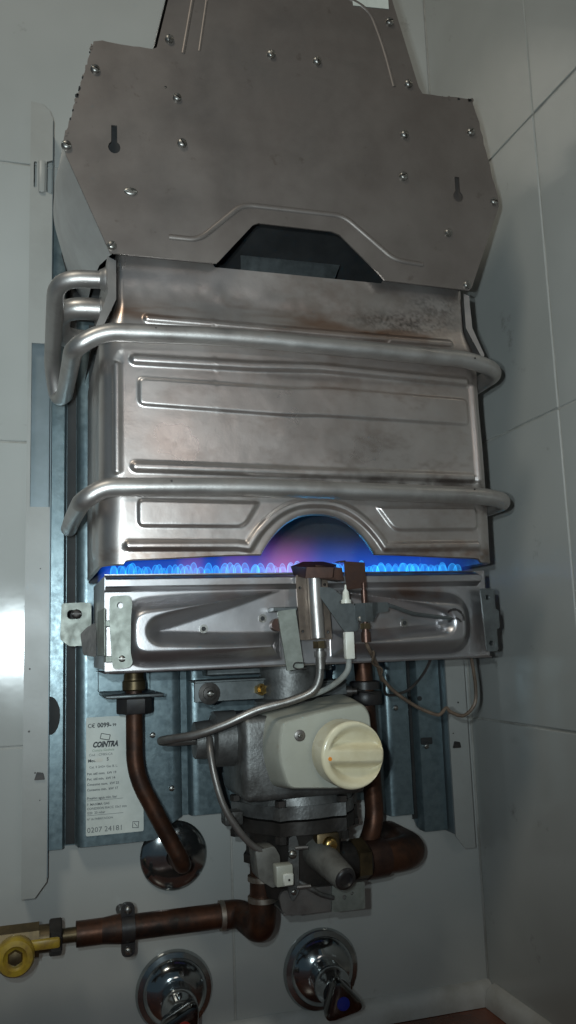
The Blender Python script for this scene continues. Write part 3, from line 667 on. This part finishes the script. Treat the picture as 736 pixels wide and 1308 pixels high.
sh = MB(); sh.plate([(23, 55.5), (38.5, 54.5), (39, 37), (24, 35.5)], 173, 174); sh.plate([(18.5, 55.6), (24, 56.2), (24, 55.0), (18.5, 55.0)], 168, 174)
sh.build('heat_shield', 'copperd', pilot)
MB().plate(rpoly([(0, 38), (13, 37.5), (32, 23), (32, 7), (22, 6)], 2), 171, 172.4, [circle(20, 27, 1.1, 10)]).build('support_arm', 'galvd', pilot)
cl = MB(); cl.loft([[(30, 173, 26), (35, 179, 26), (41, 178, 26), (47, 173, 26.5), (56, 171, 26.5), (56, 170, 26.5), (46, 171.5, 26.5), (41, 176, 26), (35, 177, 26), (30, 171, 26)],
         [(30, 173, 13), (35, 179, 13), (41, 178, 13), (47, 173, 19), (56, 171, 20), (56, 170, 20), (46, 171.5, 19), (41, 176, 13), (35, 177, 13), (30, 171, 13)]])
cl.build('thermocouple_clip', 'galvd', pilot, angle=25)
MB().tube([(56, 170.5, 24.5), (78, 164, 18), (110, 160, 14)], 1.6, 8).build('clip_rod', 'galvd', pilot)
inst('screw', SCREWS, 33, 174.5, 15, pilot)
tc = MB(); tc.lathe([(0, 3.4), (7, 3.4), (7, 2.6), (12, 2.6), (12, 2.0), (36, 2.0), (36, 1.4), (41, 1.4)], (36, 175.5, -1), (0, 0, 1), 14); tc.build('thermocouple', 'copperd', pilot)
MB().lathe([(0, 3.9), (4, 3.9)], (36, 175.5, 8), (0, 0, 1), 6).build('thermocouple_nut', 'brassd', pilot)
MB().box(20, 26.5, 172.6, 178, -12, 6.5, 0.8, 2).build('electrode_insulator', 'whitep', pilot)
MB().lathe([(0, 3.6), (2.5, 3.6), (2.5, 2.6), (8, 2.2), (10, 0.8), (13, 0.6)], (22.5, 175.5, 26), (0, 0, 1), 14).build('electrode_tip', 'whitep', pilot)
MB().plate(rpoly([(-25, 22), (-12, 23.5), (-7.5, -16.5), (-19.5, -18.5)], 1), 166, 168, []).build('baffle_plate', 'zinc', pilot)
MB().box(-27, -10, 150, 166, 22, 25, .5).build('baffle_web', 'galvd', pilot)
MB().tube(rpath([(-7, 168.4, -13.5), (-14, 168.4, -13.0), (-15.5, 168.4, -16), (-12, 168.4, -17.5), (-6, 168.4, -17.0)], 2), 0.5, 6).build('wire_loop', 'dark', pilot)
MB().lathe([(0, 3.2), (8, 3.2), (8, 4.0), (12, 4.0), (12, 2.6), (16, 2.6)], (4.3, 168, -18), (0, 0, 1), 12).build('pilot_union', 'tube', pilot)
MB().lathe([(0, 4.6), (5, 4.6)], (4.3, 168, -4), (0, 0, 1), 6).build('pilot_nut', 'brassd', pilot)
MB().lathe([(0, 4.4), (7, 4.4)], (-24, 158, 13), (0, 1, 0), 12).build('plug', 'copperd', pilot)
pt = MB().tube(spline([(4.3, 167, -14), (4, 166, -24), (-1, 164, -33), (-16, 160, -39), (-38, 156, -44), (-60, 150, -53), (-78, 142, -59), (-93, 130, -62), (-98, 118, -64), (-94, 108, -66), (-80, 104, -67), (-58, 102, -67)], 7), 2.9, 14).build('pilot_gas_tube', 'tube', heater)
MB().lathe([(0, 5), (6, 5), (6, 6.4), (12, 6.4)], (-66, 102, -67), (1, 0, 0), 6).build('union_nut', 'brassd', pt)

# ---- wires
MB().tube(spline([(36, 175, -1), (41, 170, -8), (54, 150, -18), (62, 138, -27), (74, 132, -38), (92, 130, -50), (108, 130, -57), (113, 130, -56), (117, 130, -52.5), (121, 130, -56), (131, 131, -59), (140, 132, -51), (141, 134, -38), (137, 138, -18), (134, 140, -5)], 8), 1.35, 8).build('thermocouple_lead', 'wire', heater)
tw = []
for k in range(40):
    t = k/39; b = Vector((41+24*t, 170-34*t, -8-22*t)); tw.append(b + Vector((math.cos(t*11)*1.9, math.sin(t*11)*1.9, math.sin(t*11+1)*0.8)))
MB().tube(tw, 0.8, 6).build('twisted_lead', 'wire', heater)
MB().tube(spline([(65, 136, -30), (72, 120, -40), (84, 110, -42), (96, 112, -38), (106, 118, -26), (111, 124, -12), (112, 128, 0)], 7), 1.1, 8).build('thermostat_lead', 'dark', heater)
MB().tube(spline([(23, 175, -11), (22.5, 172, -20), (17, 164, -28), (8, 150, -35), (-4, 130, -40), (-16, 100, -44)], 7), 2.0, 10).build('ignition_lead', 'lead', heater)
MB().tube(spline([(80, 80, -42), (60, 84, -38), (40, 88, -36), (20, 90, -38), (0, 90, -40)], 6), 0.9, 6).build('thermostat_lead', 'dark', heater)

# ---- gas valve
valve = MB()
valve.lathe([(0, 27), (10, 27), (12, 23), (38, 22), (40, 26), (46, 26)], (2, 100, -52), (0, 0, 1), 28)
valve.box(-44, 46, 66, 138, -108, -50, 5, 3); valve.lathe([(0, 20), (16, 20), (18, 14), (30, 13)], (-42, 102, -67), (-1, 0, 0), 20)
valve.lathe([(0, 17), (8, 17), (8, 21), (14, 21)], (46, 96, -80), (1, 0, 0), 20)
valve = valve.build('gas_valve', 'cast', heater); valve['label'] = 'cast metal gas valve behind the cream cover'
for x0, x1, z0, z1, o in ((-72, -14, -40, -26, 106), (10, 46, -40, -30, 106)):
    a = MB(); a.box(x0, x1, o-2, o, z0, z1, .4); a.box(x0, x1, o-24, o+2, z1-0.3, z1+1.4, .4); a.build('arm_plate', 'galvd', valve)
MB().lathe([(0, 8), (1.5, 8), (2, 5), (4, 5), (4.5, 3)], (-61, 106, -34), (0, 1, 0), 20).build('washer', 'castd', valve)
inst('screw', SCREW, -61, 110, -34, valve, 0.8)
MB().lathe([(0, 4.5), (10, 4.5), (10, 3), (12, 2.6)], (-24, 100, -33), (0.2, 1, 0), 6).build('brass_screw', 'brass', valve)
MB().lathe([(0, 4.2), (6, 4.2), (6, 2.6), (10, 2.6)], (46, 100, -38), (1, 0.3, 0), 12).build('terminal', 'dark', valve)
MB().box(-60, 40, 74, 92, -22, -17, 1).build('arm_plate', 'galvd', valve)
# cream cover
fr = rpoly([(-24, -52.5), (4, -46.5), (35, -43), (40, -50), (41, -80), (37, -97), (18, -98.5), (-21, -95.5), (-27.5, -74)], [5, 12, 6, 8, 8, 6, 10, 5, 10], 5)
def sc(pts, k, dx, dz, off): return [(x*k + (1-k)*4 + dx, off, (z+71)*k - 71 + dz) for x, z in pts]
cv = MB(); cv.loft([sc(fr, 1.17, -1, 0, 118), sc(fr, 1.13, -0.5, 0, 134), sc(fr, 1.06, 0, 0, 152), sc(fr, 1.015, 0, 0, 164), sc(fr, 0.99, 0, 0, 166.4), sc(fr, 0.965, 0, 0, 167.2)], cap0=False)
cover = cv.build('valve_cover', 'cream', valve, angle=35); cover['label'] = 'cream plastic valve cover with a screw'
inst('screw', raw(MB().lathe([(0, 3.9), (1, 3.9), (1.4, 3.2)], (0, 0, 0), (0, 1, 0), 16), 'cover_screw', 'tubed'), -12, 166.6, -61.5, valve)
inst('screw_slot', SCREWS, -12, 167.6, -61.5, valve, 0.7, (0, 0.7, 0))
# knob: turned disc with two finger scallops either side of a grip bar
kc = (16.0, -73.5); rk = 21.8; rr_ = np.concatenate([np.linspace(0, 19.8, 44), [20.4, 20.9, 21.3, 21.6, 21.75, 21.8]]); aa = np.linspace(0, 2*np.pi, 97)
Rg, Ag = np.meshgrid(rr_, aa, indexing='ij'); lx, lz = Rg*np.cos(Ag), Rg*np.sin(Ag)
tl = math.radians(4); qx, qz = lx*math.cos(tl)-lz*math.sin(tl), lx*math.sin(tl)+lz*math.cos(tl)
edge = np.where(Rg > 19.8, 2.0*(1-np.sqrt(np.maximum(0, 1-((Rg-19.8)/2.0)**2))), 0)
ring = 20.6 - np.hypot(qx*0.96 - 3.4, qz)
up = np.minimum(ring, qz-2.4); dn = np.minimum(ring, -qz-3.2)
depth = 8.5*sstep(up/6.5)*np.clip(1.15-(qz-2.4)/22.0, 0.3, 1) + 8.5*sstep(dn/6.5)*np.clip(1.15-(-qz-3.2)/22.0, 0.3, 1)
Hk = 193.5 - edge - depth*np.clip((21.8-Rg)/0.8, 0.25, 1) + 1.2*(1-(Rg/21.8)**2)
Pk = np.stack([kc[0]+lx, Hk, kc[1]+lz], -1)
skirt = Pk[-1:].copy(); skirt[..., 1] = 182; sk2 = skirt.copy(); sk2[..., 0] = kc[0]+(sk2[..., 0]-kc[0])*0.97; sk2[..., 1] = 171
knob = MB().grid(np.concatenate([Pk, skirt, sk2], 0)).build('control_knob', 'knob', valve, angle=60); knob['label'] = 'round ivory control knob with an orange dot'
MB().lathe([(0, 15), (10, 15)], (15.5, 166, -73), (0, 1, 0), 24).build('knob_spindle', 'dark', valve)
MB().plate(circle(-0.4, -74.6, 1.3, 14), 193.4, 194.4).build('orange_dot', 'orange', valve)
MB().box(14.5, 17.5, 190.6, 191.9, -53.4, -52.4, 0).build('knob_mark', 'tubed', valve)

# ---- water valve below
wv = MB(); fo_ = []
for k in range(72):
    a = 2*math.pi*k/72; r = 44 + 5.5*max(0, math.cos(a*6))**6; fo_.append((6 + r*math.cos(a), 92 + r*math.sin(a)))
wv.loft([[(x, o, -122.5) for x, o in fo_], [(x, o, -113.5) for x, o in fo_]])
wv.lathe([(0, 43), (6, 42), (14, 34), (18, 30)], (6, 92, -113.5), (0, 0, 1), 36)
wv = wv.build('water_valve', 'cast', heater, angle=30); wv['label'] = 'grimy bolted water valve under the knob'
w2 = MB(); w2.loft([[(x, o, -133) for x, o in fo_], [(x, o, -124) for x, o in fo_]])
w2.lathe([(0, 26), (20, 30), (36, 34), (50, 38)], (6, 90, -182), (0, 0, 1), 32); w2.build('valve_body', 'castd', wv, angle=30)
for k in range(6):
    a = 2*math.pi*k/6; bx, bo = 6+46*math.cos(a), 92+46*math.sin(a)
    MB().lathe([(0, 4.2), (4, 4.2)], (bx, bo, -113), (0, 0, 1), 6).build('bolt', 'dark', wv); MB().lathe([(0, 4.4), (5, 4.4)], (bx, bo, -138), (0, 0, 1), 6).build('bolt', 'castd', wv)
MB().box(8, 26, 112, 134, -158, -133, 3, 2).build('screw_boss', 'brassd', wv)
inst('screw', SCREWB, 17.5, 134, -141, wv, 1.15)
sel = MB(); ax = Vector((9, 46, -13)); sel.lathe([(0, 10.5), (4, 11), (9, 11), (27, 9.4), (39, 8.6), (42, 8.0), (42.5, 6.4)], (11, 120, -147), ax, 26)
sel = sel.build('flow_selector', 'greyp', wv)
a_ = ax.normalized(); e_ = Vector((11, 120, -147)) + a_*42.2
MB().lathe([(0, 7.8), (0.8, 7.6), (2.0, 6.4), (2.2, 5.0), (0.4, 4.2)], e_, ax, 22).build('selector_cap', 'black', wv)
us = MB(); us.plate(rpoly([(-14, -172), (-17, -176), (-15, -186), (-6, -189.5), (43, -189), (46, -186), (46, -174), (30, -173)], 2), 118, 121); us.box(-14, 46, 70, 120.5, -189, -187, .4)
us.build('switch_bracket', 'tubed', wv)
MB().plate(rpoly([(22, -172), (47, -172), (46.5, -190.5), (21, -190)], 1.2), 121.4, 123, [circle(31, -181, 1.6, 10), circle(37, -179, 1.2, 10)]).build('clamp_plate', 'zinc', wv)
MB().plate(rpoly([(-11, -135), (-6, -133), (-4, -140), (-5, -172), (-10, -178), (-13, -170), (-12, -150)], 2), 128, 130).build('switch_arm', 'cast', wv)
MB().tube([(-7, 131, -142), (2, 132, -142)], 1.4, 8).build('arm_pin', 'tubed', wv); MB().tube([(-7, 131, -168), (3, 132, -168)], 1.4, 8).build('arm_pin', 'tubed', wv)
inst('screw', SCREW, -9, 130, -146, wv, 0.9); inst('screw', SCREW, -9, 130, -171, wv, 0.6)
MB().plate(rpoly([(-36, -141), (-22, -139), (-18, -146), (-18, -164), (-24, -167), (-34, -160)], 2), 112, 131, bev=0.6).build('microswitch', 'greyp', wv)
m2 = MB(); m2.box(-24, -12, 131.2, 141, -164, -150, 1, 2); m2.build('switch_plug', 'cream', wv)
MB().box(-20, -12.5, 141.2, 144, -163, -155, .8).build('plug_face', 'whitep', wv); MB().plate(circle(-16, -159, .8, 8), 144.1, 144.5).build('plug_hole', 'dark', wv)
MB().tube([(-4, 124, -166), (12, 127, -176), (22, 124, -180)], 1.8, 8).build('lever', 'cast', wv)
MB().tube(spline([(-64, 118, -64), (-65, 126, -74), (-63, 130, -90), (-58, 132, -108), (-49, 132, -124), (-38, 130, -137), (-28, 128, -143), (-22, 126, -144)], 7), 2.4, 12).build('switch_lead', 'tubed', heater)
MB().lathe([(0, 14), (6, 14), (6, 12), (14, 12)], (-20, 88, -158), (0, 0, 1), 8).build('gas_inlet_nut', 'castd', wv)
MB().tube([(-20, 88, -152), (-8, 90, -138)], 11, 14).build('gas_inlet', 'castd', wv)
MB().tube([(30, 80, -168), (66, 72, -170)], 15, 20).build('water_inlet', 'castd', wv)
MB().lathe([(0, 16.5), (11, 16.5)], (54, 76, -169), (1, -0.2, -0.03), 6).build('water_inlet_nut', 'brassd', wv)
MB().box(-52, -38, 94, 108, -128, -118, 2, 2).build('side_lug', 'cast', wv)

# ================================================================== pipework and fittings (things of their own)
hp = thing('copper_pipe', -110, 60, -60, 'tarnished copper pipe bending from the heater into a round chrome wall plate', 'pipe', 'water pipes')
MB().tube(rpath([(-110, 60, -10), (-110, 60, -93), (-73, 59, -164), (-72, 3, -169)], [0, 17, 12, 0], 9), 6.4, 20).build('pipe', 'copper', hp)
MB().lathe([(0, 12.6), (1, 13.4), (11, 13.4), (12, 12.4)], (-110, 60, -48.5), (0, 0, 1), 6).build('union_nut', 'black', hp)
MB().lathe([(0, 8), (1, 9), (7, 9), (8, 8), (14, 7.4)], (-110, 60, -31.5), (0, 0, 1), 12).build('upper_nut', 'brassd', hp)
MB().box(-133, -90, 15, 78, -36, -33.5, 1.0, 2).build('support_plate', 'galvd', hp)
MB().box(-134, -92, 15, 18, -33.4, -8, 0.6).build('support_upright', 'galv', hp)
es = MB().lathe([(0.6, 27.5), (1.6, 27.5), (3.2, 26.2), (5.5, 22), (7, 16), (8, 9), (8.2, 7.2), (2, 7.0)], (-72, 0, -168), (0, 1, 0), 44).build('pipe_collar', 'chrome')
tag(es, 'round chrome wall plate around the bent copper pipe', 'wall plate')
cp = thing('copper_pipe', 80, 60, -60, 'straight copper pipe with a black nut running down behind the ivory knob', 'pipe', 'water pipes')
MB().tube(rpath([(78, 60, -8), (80, 60, -60), (82, 62, -146), (66, 70, -168), (50, 78, -168)], [0, 20, 22, 10, 0], 8), 7.6, 18).build('pipe', 'copper', cp)
MB().lathe([(0, 13), (1, 13.8), (10, 13.8), (11, 13)], (79.3, 60, -52), (0, 0, 1), 12).build('union_nut', 'black', cp)
MB().lathe([(0, 12.5), (6, 12.5), (7, 11)], (79, 60, -39.5), (0, 0, 1), 12).build('upper_nut', 'black', cp)
ci = thing('copper_elbow_pipe', 90, 70, -172, 'thick dark copper elbow leaving the water valve towards the wall', 'pipe', 'water pipes')
MB().tube(rpath([(64, 74, -170), (116, 62, -171), (118, 1, -171)], [0, 20, 0], 10), 13.0, 24).build('pipe', 'copper', ci)
MB().tube([(66, 74, -170), (84, 69.5, -170.4)], 14.6, 24).build('sleeve', 'copperd', ci)

gp = thing('gas_supply_pipe', -110, 50, -205, 'horizontal tarnished copper gas pipe with an elbow up to the valve', 'pipe')
MB().tube(rpath([(-152, 50, -204.5), (-29, 50, -204.5), (-21, 86, -208), (-20, 88, -150)], [0, 16, 16, 0], 10), 9.0, 22).build('pipe', 'copper', gp)
MB().tube(rpath([(-44, 50, -204.5), (-29, 50, -204.5), (-21, 86, -208.5), (-20.5, 88, -184)], [0, 17, 17, 0], 10), 10.4, 22).build('elbow', 'copper', gp)
for a, b in (((-45, 50, -204.5), (-41.5, 50, -204.5)), ((-20.5, 88, -186.5), (-20.5, 88, -183)), ((-20.2, 88, -172), (-20.2, 88, -168.5))): MB().tube([a, b], 11.0, 22).build('solder_ring', 'solder', gp)
MB().tube([(-148, 50, -204.5), (-120, 50.2, -204.5)], lambda t: 7.2+3.4*min(1, t*5)**0.7, 22).build('sleeve', 'copper', gp)
pc = thing('pipe_clip', -115, 30, -205, 'black two-piece clip with screws holding the horizontal gas pipe', 'pipe clip')
MB().plate(rpoly([(-120, -186), (-110, -186), (-110, -223.5), (-120, -223.5)], 5, 6), 52.5, 55, [rrect(-119, -111, -214, -195, 1)]).build('clip_front', 'black', pc)
MB().tube([(-119.8, 50, -204.5), (-110.2, 50, -204.5)], 10.8, 22).build('clip_ring', 'black', pc)
MB().plate(rpoly([(-119.5, -187), (-110.5, -187), (-110.5, -223), (-119.5, -223)], 5, 6), 47, 50).build('clip_rear', 'black', pc)
MB().tube([(-115, 39, -204.5), (-115, 0.6, -204.5)], 4, 12).build('wall_stud', 'dark', pc)
for z in (-190.5, -219): inst('screw', SCREW, -115, 55, z, pc, 0.85, (0, random.random()*3, 0))
gk = thing('gas_cock', -194, 50, -205, 'brass gas cock with a worn yellow handle at the end of the gas pipe', 'gas valve')
gb = MB(); gb.tube([(-240, 50, -205), (-166, 50, -204.5)], 9.5, 20); gb.tube([(-168, 50, -204.5), (-145, 50, -204.5)], 5.2, 16); gb.lathe([(0, 12.5), (30, 12.5)], (-208, 50, -205), (1, 0, 0), 8); gb.lathe([(0, 9), (22, 8)], (-193, 52, -207), (0, 1, -0.05), 16); gb.build('body', 'brassd', gk)
MB().lathe([(0, 12), (1, 13), (8, 13), (9, 12)], (-171, 50, -204.5), (1, 0, 0), 6).build('union_nut', 'castd', gk)
MB().lathe([(0, 12), (2, 13), (8, 13), (10.5, 11.5), (11, 8), (9, 6.5), (8, 4)], (-194, 72, -205.5), (0, 1, 0), 28).build('handle_boss', 'yellow', gk)
MB().lathe([(0, 5.8), (2.5, 4.6), (3, 2)], (-194, 80, -205.5), (0, 1, 0), 6).build('handle_nut', 'brassd', gk)
MB().box(-186, -164, 70, 75, -205, -198, 1.8, 2).build('lever', 'yellow', gk)

def stop_valve(x, z, R, hx, hz, dotm, dot, label, tilt):
    t = thing('stop_valve', x, 0, z, label, 'stop valve', 'chrome stop valves')
    MB().lathe([(0.6, R), (1.8, R), (4.5, R*0.95), (5.5, R*0.83), (8, R*0.80), (12, R*0.66), (15, R*0.5), (16, R*0.42)], (x, 0, z), (0, 1, 0), 48).build('wall_plate', 'chrome', t)
    axis = Vector((hx-x, 46, hz-z)); 
    MB().lathe([(0, R*0.40), (14, R*0.40), (20, R*0.46), (26, R*0.42), (30, R*0.34), (36, R*0.34)], (x, 14, z), axis, 32).build('spindle_sleeve', 'chrome', t)
    # three-lobed tapered handle
    an = axis.normalized(); c = Vector((x, 14, z)) + an*34; u = Vector((1, 0, 0)); u = (u - an*u.dot(an)).normalized(); w = an.cross(u)
    loops = []
    for d, s_ in ((0, 0.72), (4, 0.9), (12, 1.0), (17, 0.98), (19, 0.9), (19.8, 0.7)):
        tri = rpoly([(21.5*s_*math.cos(tilt + q*2.0944), 21.5*s_*math.sin(tilt + q*2.0944)) for q in range(3)], 10*s_, 10)
        l = [c + an*d + u*p_[0] + w*p_[1] for p_ in tri]
        loops.append(l)
    MB().loft(loops).build('handle', 'chromed', t)
    MB().lathe([(0, 5.2), (0.7, 4.8), (1.0, 2)], c + an*19.8, an, 20).build('temperature_dot', dotm, t)
stop_valve(51, -272, 33, 47, -274, 'blue', 0, 'chrome stop valve with a blue dot on its triangular handle', 0.30)
stop_valve(-73, -271, 31, -76, -273, 'red', 0, 'chrome stop valve with a red dot on its triangular handle', 1.1)
